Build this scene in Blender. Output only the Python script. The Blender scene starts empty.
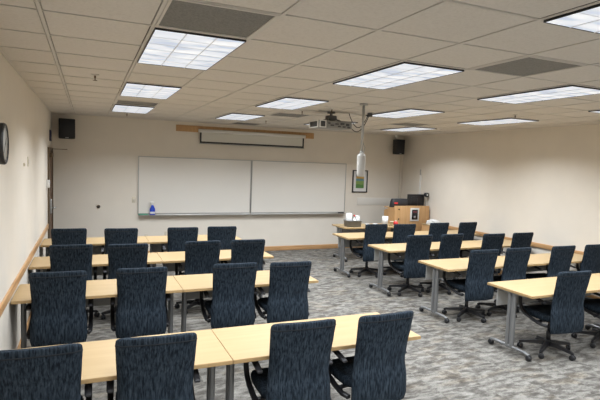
import bpy, bmesh, math, random
from mathutils import Vector, Matrix

S = bpy.context.scene
COL = S.collection
random.seed(7)

# ------------------------------------------------------------------ camera
EYE = 2.0708
cam_data = bpy.data.cameras.new('camera')
cam = bpy.data.objects.new('camera', cam_data)
COL.objects.link(cam)
right = Vector((0.918052, -0.394863, 0.035546))
up = Vector((-0.003212, 0.082249, 0.996607))
fwd = Vector((0.396447, 0.915051, -0.074241))
m = Matrix((( right.x, up.x, -fwd.x, 0), (right.y, up.y, -fwd.y, 0), (right.z, up.z, -fwd.z, EYE), (0, 0, 0, 1)))
cam.matrix_world = m
cam_data.sensor_fit = 'HORIZONTAL'
cam_data.sensor_width = 36.0
cam_data.lens = 36.0 * 491.39 / 600.0
cam_data.clip_start = 0.05
S.camera = cam

# ------------------------------------------------------------------ world, exposure, lamp settings
w = bpy.data.worlds.new('world'); S.world = w; w.use_nodes = True
w.node_tree.nodes['Background'].inputs[0].default_value = (0.6, 0.7, 0.8, 1)
w.node_tree.nodes['Background'].inputs[1].default_value = 0.02
S.view_settings.view_transform = 'Standard'
S.view_settings.look = 'None'
S.view_settings.gamma = 1.0
S.view_settings.exposure = 0.0
S.view_settings.use_curve_mapping = False
LAMP_POWER = 47.0        # each ceiling troffer
LAMP_SPREAD = 138
LAMP_COLOR = (0.89, 0.945, 1.0)
PANEL_GLOW = 0.84

# ------------------------------------------------------------------ room numbers
U = 0.6096
OX, OY = -0.8590, 3.1749          # ceiling grid origin
XL, XR, D, YB, H = -0.648, 7.546, 10.753, -2.2, 2.87

# ------------------------------------------------------------------ materials
def newmat(name):
    mt = bpy.data.materials.new(name); mt.use_nodes = True
    return mt, mt.node_tree, mt.node_tree.nodes['Principled BSDF']

def plain(name, color, rough=0.6, metal=0.0, spec=0.5, noise=0.0, nscale=30.0):
    mt, nt, b = newmat(name)
    b.inputs['Base Color'].default_value = (*color, 1)
    b.inputs['Roughness'].default_value = rough
    b.inputs['Metallic'].default_value = metal
    b.inputs['Specular IOR Level'].default_value = spec
    if noise > 0:
        tc = nt.nodes.new('ShaderNodeTexCoord'); n = nt.nodes.new('ShaderNodeTexNoise')
        n.inputs['Scale'].default_value = nscale; n.inputs['Detail'].default_value = 4
        r = nt.nodes.new('ShaderNodeValToRGB')
        r.color_ramp.elements[0].position = 0.3; r.color_ramp.elements[1].position = 0.7
        r.color_ramp.elements[0].color = (*[c * (1 - noise) for c in color], 1)
        r.color_ramp.elements[1].color = (*[min(1, c * (1 + noise)) for c in color], 1)
        nt.links.new(tc.outputs['Object'], n.inputs['Vector'])
        nt.links.new(n.outputs['Fac'], r.inputs['Fac'])
        nt.links.new(r.outputs['Color'], b.inputs['Base Color'])
    return mt

def glow(name, color, strength):
    mt, nt, b = newmat(name)
    b.inputs['Base Color'].default_value = (0.8, 0.8, 0.8, 1)
    b.inputs['Emission Color'].default_value = (*color, 1)
    b.inputs['Emission Strength'].default_value = strength
    return mt

def stretched(name, cols, pos, scale, rough, detail=4, nrough=0.6, coord='Object', bump=0.0, distort=0.0, spec=0.3):
    """noise stretched by a mapping, through a colour ramp"""
    mt, nt, b = newmat(name)
    tc = nt.nodes.new('ShaderNodeTexCoord'); mp = nt.nodes.new('ShaderNodeMapping')
    mp.inputs['Scale'].default_value = scale
    n = nt.nodes.new('ShaderNodeTexNoise'); n.inputs['Scale'].default_value = 1.0
    n.inputs['Detail'].default_value = detail; n.inputs['Roughness'].default_value = nrough
    n.inputs['Distortion'].default_value = distort
    r = nt.nodes.new('ShaderNodeValToRGB')
    while len(r.color_ramp.elements) < len(cols): r.color_ramp.elements.new(0.5)
    for e, c, p in zip(r.color_ramp.elements, cols, pos): e.position = p; e.color = (*c, 1)
    nt.links.new(tc.outputs[coord], mp.inputs['Vector']); nt.links.new(mp.outputs['Vector'], n.inputs['Vector'])
    nt.links.new(n.outputs['Fac'], r.inputs['Fac']); nt.links.new(r.outputs['Color'], b.inputs['Base Color'])
    b.inputs['Roughness'].default_value = rough
    b.inputs['Specular IOR Level'].default_value = spec
    if bump > 0:
        bp = nt.nodes.new('ShaderNodeBump'); bp.inputs['Strength'].default_value = bump
        bp.inputs['Distance'].default_value = 0.01
        nt.links.new(n.outputs['Fac'], bp.inputs['Height']); nt.links.new(bp.outputs['Normal'], b.inputs['Normal'])
    return mt

WALL_C = (0.72, 0.665, 0.585)
M = {}
M['wall'] = plain('painted_wall', WALL_C, 0.75, spec=0.25, noise=0.02, nscale=3)
M['tile'] = stretched('ceiling_tile', [(0.61, 0.575, 0.53), (0.655, 0.62, 0.575), (0.68, 0.645, 0.60)], [0.3, 0.5, 0.7], (60, 60, 60), 0.95, spec=0.1)
M['tbar'] = plain('ceiling_bar', (0.60, 0.57, 0.53), 0.6)
M['gap'] = plain('reveal_dark', (0.16, 0.14, 0.12), 0.9)
M['vent'] = stretched('vent_grille', [(0.16, 0.156, 0.15), (0.215, 0.21, 0.20)], [0.4, 0.6], (90, 90, 90), 0.6)
M['wood'] = stretched('oak_trim', [(0.36, 0.19, 0.08), (0.50, 0.29, 0.135), (0.56, 0.33, 0.16)], [0.3, 0.5, 0.75], (2.0, 2.0, 40), 0.45)
M['table'] = stretched('maple_laminate', [(0.385, 0.27, 0.138), (0.405, 0.288, 0.150), (0.425, 0.305, 0.163)], [0.3, 0.5, 0.7], (1.2, 22, 20), 0.42, spec=0.4)
M['tedge'] = plain('maple_edge', (0.42, 0.28, 0.13), 0.5)
M['leg'] = plain('silver_paint', (0.24, 0.245, 0.25), 0.4, metal=0.5)
M['panelgrey'] = plain('light_grey_panel', (0.46, 0.46, 0.45), 0.6)
M['black'] = plain('black_plastic', (0.012, 0.012, 0.014), 0.45)
M['blacksoft'] = plain('black_pad', (0.022, 0.022, 0.025), 0.6)
M['fabric'] = stretched('navy_fabric', [(0.006, 0.0095, 0.0145), (0.0175, 0.026, 0.037), (0.041, 0.057, 0.075)], [0.36, 0.50, 0.70], (95, 95, 13), 0.9, detail=4, bump=0.15, spec=0.15)
M['seam'] = plain('dark_seam', (0.008, 0.011, 0.016), 0.9)
M['board'] = plain('whiteboard', (0.71, 0.68, 0.63), 0.28, spec=0.5, noise=0.012, nscale=1.2)
M['alu'] = plain('aluminium', (0.42, 0.42, 0.41), 0.4, metal=0.7)
M['white'] = plain('white_plastic', (0.72, 0.71, 0.68), 0.45)
M['offwhite'] = plain('raceway_ivory', (0.66, 0.61, 0.53), 0.5)
M['paper'] = plain('white_paper', (0.66, 0.655, 0.645), 0.85)
M['ivory'] = plain('ivory_plate', (0.62, 0.56, 0.44), 0.5)
M['proj'] = plain('projector_grey', (0.24, 0.235, 0.225), 0.45, noise=0.05, nscale=20)
M['mountgrey'] = plain('mount_grey', (0.11, 0.105, 0.10), 0.5)
M['cylwhite'] = plain('cylinder_grey_white', (0.46, 0.45, 0.43), 0.5)
M['projdark'] = plain('projector_dark', (0.06, 0.06, 0.06), 0.5)
M['speaker'] = plain('speaker_black', (0.006, 0.007, 0.011), 0.55, noise=0.2, nscale=200)
M['screen'] = plain('screen_fabric', (0.62, 0.605, 0.55), 0.8)
M['podium'] = stretched('podium_maple', [(0.42, 0.24, 0.10), (0.50, 0.30, 0.14), (0.54, 0.33, 0.16)], [0.3, 0.5, 0.7], (18, 18, 1.5), 0.45)
M['red'] = plain('red_plastic', (0.60, 0.03, 0.03), 0.4)
M['reddim'] = plain('dark_red_print', (0.12, 0.02, 0.03), 0.4)
M['silverdim'] = plain('grey_print', (0.22, 0.21, 0.22), 0.4)
M['blue'] = plain('blue_plastic', (0.01, 0.05, 0.45), 0.25)
M['green'] = plain('green_cloth', (0.10, 0.30, 0.20), 0.9)
M['bin'] = plain('grey_bin', (0.21, 0.22, 0.235), 0.4)
M['doorwood'] = stretched('dark_door_wood', [(0.10, 0.05, 0.028), (0.16, 0.085, 0.045)], [0.35, 0.65], (20, 20, 1.5), 0.5)
M['brass'] = plain('bronze', (0.16, 0.12, 0.08), 0.4, metal=0.8)
M['louver'] = plain('louver_white', (0.85, 0.86, 0.88), 0.4)
M['clockface'] = plain('clock_face', (0.50, 0.50, 0.48), 0.4)
M['navy'] = plain('navy_sign', (0.012, 0.014, 0.06), 0.5)
M['glass'] = plain('dark_glass', (0.008, 0.009, 0.012), 0.12)
M['silverbezel'] = plain('pale_bezel', (0.62, 0.62, 0.60), 0.35)
M['lens'] = glow('troffer_lens', (0.92, 0.96, 1.0), PANEL_GLOW)
M['lens_dim'] = M['lens']

# the lens: faint bands painted into the glow for light and shade on louvre blades
def lens_mat():
    mt, nt, b = newmat('troffer_lens_banded')
    tc = nt.nodes.new('ShaderNodeTexCoord'); n = nt.nodes.new('ShaderNodeTexNoise')
    mp = nt.nodes.new('ShaderNodeMapping'); mp.inputs['Scale'].default_value = (3, 9, 1)
    n.inputs['Scale'].default_value = 1; n.inputs['Detail'].default_value = 1
    r = nt.nodes.new('ShaderNodeValToRGB')
    r.color_ramp.elements[0].position = 0.35; r.color_ramp.elements[0].color = (0.52, 0.60, 0.74, 1)
    r.color_ramp.elements[1].position = 0.62; r.color_ramp.elements[1].color = (0.96, 0.98, 1.0, 1)
    nt.links.new(tc.outputs['Object'], mp.inputs['Vector']); nt.links.new(mp.outputs['Vector'], n.inputs['Vector'])
    nt.links.new(n.outputs['Fac'], r.inputs['Fac']); nt.links.new(r.outputs['Color'], b.inputs['Emission Color'])
    b.inputs['Emission Strength'].default_value = PANEL_GLOW
    b.inputs['Base Color'].default_value = (0.3, 0.3, 0.3, 1)
    return mt
M['lens'] = lens_mat()

# carpet: broken grey and beige streaks running across the room, in half-metre tiles
def carpet_mat():
    mt, nt, b = newmat('patterned_carpet')
    L = nt.links; N = nt.nodes
    tc = N.new('ShaderNodeTexCoord')
    # per-tile offset
    sn = N.new('ShaderNodeVectorMath'); sn.operation = 'SNAP'; sn.inputs[1].default_value = (0.5, 0.5, 1)
    L.new(tc.outputs['Object'], sn.inputs[0])
    wn = N.new('ShaderNodeTexWhiteNoise'); L.new(sn.outputs[0], wn.inputs['Vector'])
    sc = N.new('ShaderNodeVectorMath'); sc.operation = 'SCALE'; sc.inputs['Scale'].default_value = 0.25
    L.new(wn.outputs['Color'], sc.inputs[0])
    ad = N.new('ShaderNodeVectorMath'); ad.operation = 'ADD'
    L.new(tc.outputs['Object'], ad.inputs[0]); L.new(sc.outputs[0], ad.inputs[1])
    def noise(scale, det, ro, dist=0.0, src=None):
        mp = N.new('ShaderNodeMapping'); mp.inputs['Scale'].default_value = scale
        L.new((src or ad).outputs[0], mp.inputs['Vector'])
        n = N.new('ShaderNodeTexNoise'); n.inputs['Scale'].default_value = 1
        n.inputs['Detail'].default_value = det; n.inputs['Roughness'].default_value = ro; n.inputs['Distortion'].default_value = dist
        L.new(mp.outputs['Vector'], n.inputs['Vector']); return n
    n1 = noise((6.0, 13, 1), 6, 0.66, 0.25)
    r1 = N.new('ShaderNodeValToRGB')
    cols = [(0.066, 0.060, 0.053), (0.108, 0.100, 0.090), (0.172, 0.163, 0.147), (0.245, 0.234, 0.212)]
    for e, p in zip([r1.color_ramp.elements[0], r1.color_ramp.elements[1], r1.color_ramp.elements.new(0.5), r1.color_ramp.elements.new(0.6)], [0]*4): pass
    els = sorted(r1.color_ramp.elements, key=lambda e: e.position)
    for e, c, p in zip(r1.color_ramp.elements, cols, [0.34, 0.46, 0.54, 0.68]): e.position = p; e.color = (*c, 1)
    L.new(n1.outputs['Fac'], r1.inputs['Fac'])
    n2 = noise((2.2, 5.5, 1), 3, 0.5)
    r2 = N.new('ShaderNodeValToRGB'); r2.color_ramp.elements[0].position = 0.52; r2.color_ramp.elements[1].position = 0.66
    L.new(n2.outputs['Fac'], r2.inputs['Fac'])
    mx = N.new('ShaderNodeMix'); mx.data_type = 'RGBA'; mx.blend_type = 'MULTIPLY'
    L.new(r2.outputs['Color'], mx.inputs[0]); L.new(r1.outputs['Color'], mx.inputs[6]); mx.inputs[7].default_value = (1.06, 1.0, 0.92, 1)
    n3 = noise((120, 120, 1), 2, 0.6)
    r3 = N.new('ShaderNodeValToRGB'); r3.color_ramp.elements[0].color = (0.72, 0.72, 0.72, 1); r3.color_ramp.elements[1].color = (1.2, 1.2, 1.2, 1)
    r3.color_ramp.elements[0].position = 0.3; r3.color_ramp.elements[1].position = 0.7
    L.new(n3.outputs['Fac'], r3.inputs['Fac'])
    m2 = N.new('ShaderNodeMix'); m2.data_type = 'RGBA'; m2.blend_type = 'MULTIPLY'; m2.inputs[0].default_value = 1
    L.new(mx.outputs[2], m2.inputs[6]); L.new(r3.outputs['Color'], m2.inputs[7])
    L.new(m2.outputs[2], b.inputs['Base Color'])
    b.inputs['Roughness'].default_value = 0.95; b.inputs['Specular IOR Level'].default_value = 0.1
    return mt
M['carpet'] = carpet_mat()

# ------------------------------------------------------------------ mesh helpers
def NB(): return bmesh.new()

def box(bm, x0, x1, y0, y1, z0, z1, mat=0, mtx=None):
    vs = [bm.verts.new((x, y, z)) for x in (x0, x1) for y in (y0, y1) for z in (z0, z1)]
    if mtx is not None:
        for v in vs: v.co = mtx @ v.co
    fs = [(0, 1, 3, 2), (4, 6, 7, 5), (0, 4, 5, 1), (2, 3, 7, 6), (0, 2, 6, 4), (1, 5, 7, 3)]
    out = []
    for f in fs:
        fc = bm.faces.new([vs[i] for i in f]); fc.material_index = mat; out.append(fc)
    return vs, out

def rbox(bm, x0, x1, y0, y1, z0, z1, r=0.01, seg=3, mat=0, mtx=None):
    """box with rounded edges"""
    t = bmesh.new(); box(t, x0, x1, y0, y1, z0, z1, mat)
    bmesh.ops.bevel(t, geom=list(t.edges), offset=r, segments=seg, affect='EDGES', profile=0.5)
    merge(bm, t, mtx, smooth=True, mat=mat)

def merge(bm, t, mtx=None, smooth=False, mat=None):
    idx = {}
    for v in t.verts: idx[v] = bm.verts.new((mtx @ v.co) if mtx is not None else v.co)
    for f in t.faces:
        nf = bm.faces.new([idx[v] for v in f.verts]); nf.smooth = smooth or f.smooth
        nf.material_index = f.material_index if mat is None else mat
    t.free()

def ring_loft(bm, rings, closed_u=True, caps=True, smooth=True, mat=0):
    """rings: list of lists of points, all same length"""
    vr = [[bm.verts.new(p) for p in r] for r in rings]
    n = len(rings[0])
    for a, b in zip(vr[:-1], vr[1:]):
        for i in range(n if closed_u else n - 1):
            j = (i + 1) % n
            f = bm.faces.new((a[i], a[j], b[j], b[i])); f.smooth = smooth; f.material_index = mat
    if caps:
        f = bm.faces.new(list(reversed(vr[0]))); f.material_index = mat
        f = bm.faces.new(vr[-1]); f.material_index = mat
    return vr

def tube(bm, pts, r, seg=8, mat=0, flat=None):
    """tube along a polyline; r scalar or list; flat=(wx, wz) makes a rectangular-ish section of width wx along the side direction"""
    P = [Vector(p) for p in pts]
    rs = r if isinstance(r, (list, tuple)) else [r] * len(P)
    rings = []
    prev = None
    for i, p in enumerate(P):
        if i == 0: t = P[1] - P[0]
        elif i == len(P) - 1: t = P[-1] - P[-2]
        else: t = (P[i + 1] - P[i]).normalized() + (P[i] - P[i - 1]).normalized()
        t.normalize()
        if prev is None:
            ref = Vector((1, 0, 0)) if flat else (Vector((0, 0, 1)) if abs(t.z) < 0.9 else Vector((1, 0, 0)))
            s = (ref - t * ref.dot(t)).normalized()
        else:
            s = (prev - t * prev.dot(t)).normalized()
        prev = s
        q = t.cross(s)
        ring = []
        for k in range(seg):
            a = 2 * math.pi * k / seg
            if flat:
                c, d = math.cos(a), math.sin(a)
                e = 0.5
                cx = math.copysign(abs(c) ** e, c) * flat[0]; dx = math.copysign(abs(d) ** e, d) * flat[1]
                ring.append(p + s * cx * (rs[i] / rs[0]) + q * dx)
            else:
                ring.append(p + s * math.cos(a) * rs[i] + q * math.sin(a) * rs[i])
        rings.append(ring)
    ring_loft(bm, rings, mat=mat)

def cyl(bm, p0, p1, r0, r1=None, seg=16, mat=0):
    tube(bm, [p0, p1], [r0, r0 if r1 is None else r1], seg, mat)

def lathe(bm, prof, seg=20, mat=0, mtx=None):
    """prof: (r, z) list"""
    t = bmesh.new()
    rings = [[(max(r, 1e-4) * math.cos(2 * math.pi * k / seg), max(r, 1e-4) * math.sin(2 * math.pi * k / seg), z) for k in range(seg)] for r, z in prof]
    ring_loft(t, rings)
    merge(bm, t, mtx, smooth=True, mat=mat)

def obj(name, bm, mats, parent=None, loc=None):
    bmesh.ops.recalc_face_normals(bm, faces=list(bm.faces))
    me = bpy.data.meshes.new(name); bm.to_mesh(me); bm.free()
    for mt in (mats if isinstance(mats, (list, tuple)) else [mats]): me.materials.append(M[mt])
    o = bpy.data.objects.new(name, me); COL.objects.link(o)
    if parent is not None: o.parent = parent
    if loc is not None: o.location = loc
    return o

def tag(o, label, cat, group=None, kind=None):
    if label: o['label'] = label
    if cat: o['category'] = cat
    if group: o['group'] = group
    if kind: o['kind'] = kind
    return o

def struct(o, label=None, cat=None):
    o['kind'] = 'structure'
    if label: o['label'] = label
    if cat: o['category'] = cat
    return o

def thing(name, label, cat, loc=(0, 0, 0), rz=0.0, group=None):
    o = bpy.data.objects.new(name, None); COL.objects.link(o)
    o.empty_display_size = 0.1
    o.location = loc; o.rotation_euler = (0, 0, rz)
    return tag(o, label, cat, group)

def dup(root, loc, rz, label, group=None):
    def cp(o, parent):
        c = o.copy(); COL.objects.link(c)
        if parent is not None: c.parent = parent
        for ch in list(o.children): cp(ch, c)
        return c
    r = cp(root, None)
    r.location = loc; r.rotation_euler = (0, 0, rz); r['label'] = label
    if group: r['group'] = group
    return r

# ------------------------------------------------------------------ room shell
bm = NB(); box(bm, XL - 0.1, XR + 0.1, YB - 0.1, D + 0.1, -0.1, 0.0)
struct(obj('floor', bm, 'carpet'), 'grey and beige streaked carpet covering the classroom floor', 'floor')
bm = NB(); box(bm, XL - 0.1, XL, YB, D, 0, 3.05)
struct(obj('wall_left', bm, 'wall'), 'cream left wall with the clock and wooden chair rail', 'wall')
bm = NB(); box(bm, XR, XR + 0.1, YB, D, 0, 3.05)
struct(obj('wall_right', bm, 'wall'), 'plain cream right wall above a wooden chair rail', 'wall')
bm = NB(); box(bm, XL - 0.1, XR + 0.1, D, D + 0.1, 0, 3.0)
struct(obj('wall_front', bm, 'wall'), 'taupe front wall behind the whiteboards and screen', 'wall')
bm = NB(); box(bm, XL - 0.1, XR + 0.1, YB - 0.1, YB, 0, 3.0)
struct(obj('wall_back', bm, 'wall'), 'cream wall at the back of the classroom', 'wall')

light_cols = (2, 5, 8, 11)
light_rows = (-8, -4, 0, 4, 8)
light_cells = {(c, r + k) for c in light_cols for r in light_rows for k in (0, 1)}
vent_cells = {(2, -1), (6, -1), (2, 7), (6, 7), (6, 11), (10, 7)}
bm = NB()
g = 0.016; zt = H + 0.004
for i in range(0, 14):
    for j in range(-9, 13):
        if (i, j) in light_cells or (i, j) in vent_cells: continue
        x0, x1 = OX + U * i, OX + U * (i + 1); y0, y1 = OY + U * j, OY + U * (j + 1)
        x0, x1, y0, y1 = max(x0, XL - g), min(x1, XR + g), max(y0, YB - g), min(y1, D + g)
        if x1 - x0 < 0.03 or y1 - y0 < 0.03: continue
        box(bm, x0 + g, x1 - g, y0 + g, y1 - g, zt, zt + 0.016)
ceil = struct(obj('ceiling', bm, 'tile'), 'beige suspended ceiling of two-foot tiles', 'ceiling')
bm = NB(); box(bm, XL - 0.1, XR + 0.1, YB - 0.1, D + 0.1, H + 0.12, H + 0.16)
obj('ceiling_deck', bm, 'gap', ceil)
bm = NB()
for i in range(0, 14):
    for j in range(-9, 13):
        if (i, j) in light_cells: continue
        x0, x1 = OX + U * i, OX + U * (i + 1); y0, y1 = OY + U * j, OY + U * (j + 1)
        box(bm, max(x0, XL), min(x1, XR), max(y0, YB), min(y1, D), zt + 0.016, zt + 0.018) if min(x1, XR) > max(x0, XL) and min(y1, D) > max(y0, YB) else None
obj('gap_shade_sheet', bm, 'gap', ceil)  # dark sheet whose colour stands in for shade in the tile gaps
bm = NB()
t = 0.0085
for i in range(1, 14):
    x = OX + U * i
    for j in range(-9, 13):
        if (i, j) in light_cells or (i - 1, j) in light_cells: continue
        y0, y1 = max(OY + U * j, YB), min(OY + U * (j + 1), D)
        if y1 > y0: box(bm, x - t - 0.002, x + t + 0.002, y0, y1, H, H + 0.022)
for j in range(-8, 13):
    y = OY + U * j
    for i in range(0, 14):
        if ((i, j) in light_cells) or ((i, j - 1) in light_cells): continue
        x0, x1 = max(OX + U * i, XL), min(OX + U * (i + 1), XR)
        if x1 > x0: box(bm, x0, x1, y - t + 0.003, y + t - 0.003, H + 0.001, H + 0.02)
box(bm, XL, XL + 0.02, YB, D, H, H + 0.02); box(bm, XR - 0.02, XR, YB, D, H, H + 0.02)
box(bm, XL, XR, D - 0.02, D, H, H + 0.02); box(bm, XL, XR, YB, YB + 0.02, H, H + 0.02)
obj('ceiling_grid', bm, 'tbar', ceil)

# trims
def trim(name, label, x0, x1, y0, y1, z0, z1):
    bm = NB(); rbox(bm, x0, x1, y0, y1, z0, z1, 0.004, 2)
    return struct(obj(name, bm, 'wood'), label, 'trim')
DOOR0, DOOR1 = 9.72, 10.62
trim('trim_1', 'oak chair rail along the left wall', XL, XL + 0.018, YB, DOOR0 - 0.08, 0.772, 0.855)
trim('trim_2', 'oak chair rail along the right wall', XR - 0.024, XR, YB, D, 0.70, 0.78)
trim('baseboard_front', 'oak baseboard under the whiteboards', XL + 0.02, XR - 0.02, D - 0.018, D, 0, 0.105)
trim('baseboard_left', 'oak baseboard of the left wall', XL, XL + 0.018, YB, DOOR0 - 0.08, 0, 0.12)
trim('baseboard_right', 'oak baseboard of the right wall', XR - 0.018, XR, YB, D, 0, 0.105)

# door in the left wall near the front corner
dz = 2.14
bm = NB(); box(bm, XL - 0.02, XL + 0.012, DOOR0, DOOR1, 0.01, dz)
door = struct(obj('door_1', bm, 'doorwood'), 'dark wooden door in the left wall near the front corner', 'door')
bm = NB()
for a, b in ((DOOR0 - 0.07, DOOR0), (DOOR1, DOOR1 + 0.06)): box(bm, XL, XL + 0.03, a, b, 0, dz + 0.06)
box(bm, XL, XL + 0.03, DOOR0, DOOR1, dz, dz + 0.06)
obj('door_frame', bm, 'brass', door)
bm = NB(); rbox(bm, XL + 0.012, XL + 0.07, DOOR0 + 0.12, DOOR0 + 0.45, 2.03, 2.10, 0.008, 2)
tube(bm, [(XL + 0.05, DOOR0 + 0.35, 2.10), (XL + 0.05, DOOR0 + 0.35, 2.175), (XL + 0.30, DOOR0 + 0.30, 2.175)], 0.008, 6)
obj('door_closer', bm, 'brass', door)
bm = NB(); box(bm, XL + 0.012, XL + 0.016, DOOR0 + 0.12, DOOR0 + 0.28, 1.15, 1.85)
obj('door_window', bm, 'glass', door)
bm = NB(); rbox(bm, XL + 0.012, XL + 0.06, DOOR0 + 0.03, DOOR0 + 0.11, 1.02, 1.28, 0.008, 2)
tube(bm, [(XL + 0.06, DOOR0 + 0.07, 1.12), (XL + 0.11, DOOR0 + 0.07, 1.12), (XL + 0.115, DOOR0 + 0.19, 1.12)], 0.011, 8)
obj('door_handle', bm, 'alu', door)

# ------------------------------------------------------------------ ceiling troffers
def make_troffer():
    r = thing('ceiling_light', '', 'light', (0, 0, H), 0, 'ceiling troffers')
    W2, L2 = U / 2 - 0.014, U - 0.014
    bm = NB()
    f = 0.004; zb = -0.014
    for a in ((-W2, -W2 + f, -L2, L2), (W2 - f, W2, -L2, L2)): box(bm, a[0], a[1], a[2], a[3], zb, 0.06)
    for a in ((-W2 + f, W2 - f, -L2, -L2 + f), (-W2 + f, W2 - f, L2 - f, L2)): box(bm, a[0], a[1], a[2], a[3], zb, 0.06)
    box(bm, -W2, W2, -L2, L2, 0.06, 0.07)
    obj('frame', bm, 'black', r)
    bm = NB(); A, B = U / 2 + 0.010, U + 0.010
    for a in ((-A, -W2 - 0.001, -B, B), (W2 + 0.001, A, -B, B), (-W2 - 0.001, W2 + 0.001, -B, -L2 - 0.001), (-W2 - 0.001, W2 + 0.001, L2 + 0.001, B)): box(bm, a[0], a[1], a[2], a[3], -0.001, 0.0035)
    obj('flange', bm, 'tbar', r)
    bm = NB(); box(bm, -W2 + f, W2 - f, -L2 + f, L2 - f, -0.011, 0.0)
    obj('lens', bm, 'lens', r)
    bm = NB()
    for k in (1, 2):
        x = -W2 + 2 * W2 * k / 3; box(bm, x - 0.003, x + 0.003, -L2 + f, L2 - f, -0.0155, -0.011)
    for k in range(1, 6):
        y = -L2 + 2 * L2 * k / 6; box(bm, -W2 + f, W2 - f, y - 0.002, y + 0.002, -0.0135, -0.011)
    obj('louver', bm, 'louver', r)
    ld = bpy.data.lights.new('lamp', 'AREA'); ld.shape = 'RECTANGLE'; ld.size = 2 * W2 - 0.04; ld.size_y = 2 * L2 - 0.04
    ld.energy = LAMP_POWER; ld.color = LAMP_COLOR; ld.spread = math.radians(LAMP_SPREAD)
    lo = bpy.data.objects.new('lamp', ld); COL.objects.link(lo); lo.parent = r; lo.location = (0, 0, -0.018)
    return r
colname = {2: 'nearest left wall', 5: 'second from left wall', 8: 'third from left wall', 11: 'nearest right wall'}
rowname = {-8: 'at back of room', -4: 'above the nearest tables', 0: 'nearest full row', 4: 'middle row', 8: 'row by front wall'}
tf = make_troffer(); used = False
for c in light_cols:
    for r_ in light_rows:
        loc = (OX + U * (c + 0.5), OY + U * (r_ + 1), H)
        if c == 11 and r_ < 0: vis = False
        lab = 'fluorescent ceiling light, ' + rowname[r_] + ', column ' + colname[c]
        if not used: tf.location = loc; tf['label'] = lab; used = True
        else: dup(tf, loc, 0, lab)

# grey perforated air tiles
vents = {(2, -1): 'beside the nearest left ceiling light', (6, -1): 'nearest the camera on the right side', (2, 7): 'in left light column by front wall',
         (6, 7): 'above the projector cables', (6, 11): 'above the projection screen', (10, 7): 'between the two right light columns'}
for (i, j), d in vents.items():
    v = thing('air_vent', 'grey perforated air vent tile in the ceiling ' + d, 'vent', (OX + U * (i + .5), OY + U * (j + .5), H), 0)
    bm = NB(); h = U / 2 - 0.0115
    box(bm, -h, h, -h, h, 0.004, 0.012); obj('perforated_panel', bm, 'vent', v)
    bm = NB(); k = h - 0.016
    for a in ((-h, -k, -h, h), (k, h, -h, h), (-k, k, -h, -k), (-k, k, k, h)): box(bm, *a, -0.003, 0.0039)
    obj('rim', bm, 'tbar', v)

# sprinkler heads
def sprinkler(x, y, lab):
    s = thing('sprinkler', lab, 'sprinkler', (x, y, H + 0.004), 0, 'ceiling sprinklers')
    bm = NB(); lathe(bm, [(0.038, 0.0), (0.036, -0.006), (0.012, -0.009), (0.012, -0.012)]); obj('escutcheon', bm, 'tbar', s)
    bm = NB(); lathe(bm, [(0.009, -0.009), (0.009, -0.035), (0.005, -0.04), (0.005, -0.055), (0.022, -0.057), (0.022, -0.06)], 12); obj('nozzle', bm, 'brass', s)
G = lambda a, b: (OX + U * a, OY + U * b)
for (a, b), lab in {(1.51, 3.55): 'ceiling sprinkler head above the left wall side, beside the left light column', (2.47, 10.4): 'small ceiling sprinkler head by the front wall beyond the last left light',
                    (6.30, 6.14): 'ceiling sprinkler head just left of the projector', (6.56, 9.6): 'ceiling sprinkler head in front of the projection screen',
                    (10.6, 3.5): 'ceiling sprinkler head on the right side of the room', (6.7, 5.3): 'ceiling sprinkler head beside the hanging pole'}.items():
    sprinkler(*G(a, b), lab)

# ------------------------------------------------------------------ tables
def make_table(L, DP=0.65):
    r = thing('training_table', '', 'table')
    bm = NB()
    t2 = bmesh.new(); box(t2, 0, L, 0, DP, 0.712, 0.74)
    bmesh.ops.bevel(t2, geom=[e for e in t2.edges], offset=0.003, segments=2, affect='EDGES')
    for f in t2.faces:
        f.material_index = 0 if f.normal.z > 0.9 else 1
    merge(bm, t2, None)
    for f in bm.faces:
        f.normal_update()
        f.material_index = 0 if abs(f.normal.z) > 0.5 else 1
    obj('tabletop', bm, ['table', 'tedge'], r)
    for x in (0.07, L - 0.07):
        bm = NB()
        for dy in (-0.033, 0.033):
            rbox(bm, x - 0.021, x + 0.021, DP * .5 + dy - 0.021, DP * .5 + dy + 0.021, 0.055, 0.70, 0.014, 3)
        box(bm, x - 0.004, x + 0.004, DP * .5 - 0.014, DP * .5 + 0.014, 0.075, 0.68)
        box(bm, x - 0.03, x + 0.03, DP * .5 - 0.2, DP * .5 + 0.2, 0.690, 0.7115)
        tube(bm, [(x, 0.05, 0.062), (x, 0.12, 0.075), (x, DP - 0.12, 0.075), (x, DP - 0.05, 0.062)], 0.017, 10)
        leg = obj('leg', bm, 'leg', r)
        for y in (0.05, DP - 0.05):
            bm = NB(); lathe(bm, [(0.026, -0.022), (0.031, -0.018), (0.031, 0.018), (0.026, 0.022)], 16, mtx=Matrix.Translation((x, y, 0.032)) @ Matrix.Rotation(math.pi / 2, 4, 'Y'))
            box(bm, x - 0.008, x + 0.008, y - 0.008, y + 0.008, 0.04, 0.068)
            obj('caster', bm, 'black', leg)
    bm = NB(); rbox(bm, 0.10, L - 0.10, DP - 0.075, DP - 0.063, 0.47, 0.69, 0.004, 2)
    for x in (0.25, L - 0.25): box(bm, x - 0.02, x + 0.02, DP - 0.10, DP - 0.0755, 0.66, 0.7115)
    obj('modesty_panel', bm, 'panelgrey', r)
    return r
TL = 1.533
t0 = make_table(TL); ft = True
rows_left = [('nearest the camera', 3.10), ('second row from camera', 4.995), ('third row from camera', 6.475), ('row by the whiteboard', 8.02)]
rows_right = [('nearest the camera', 3.74), ('second row from camera', 5.08), ('third row from camera', 6.47), ('fourth row from camera', 7.79)]
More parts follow.
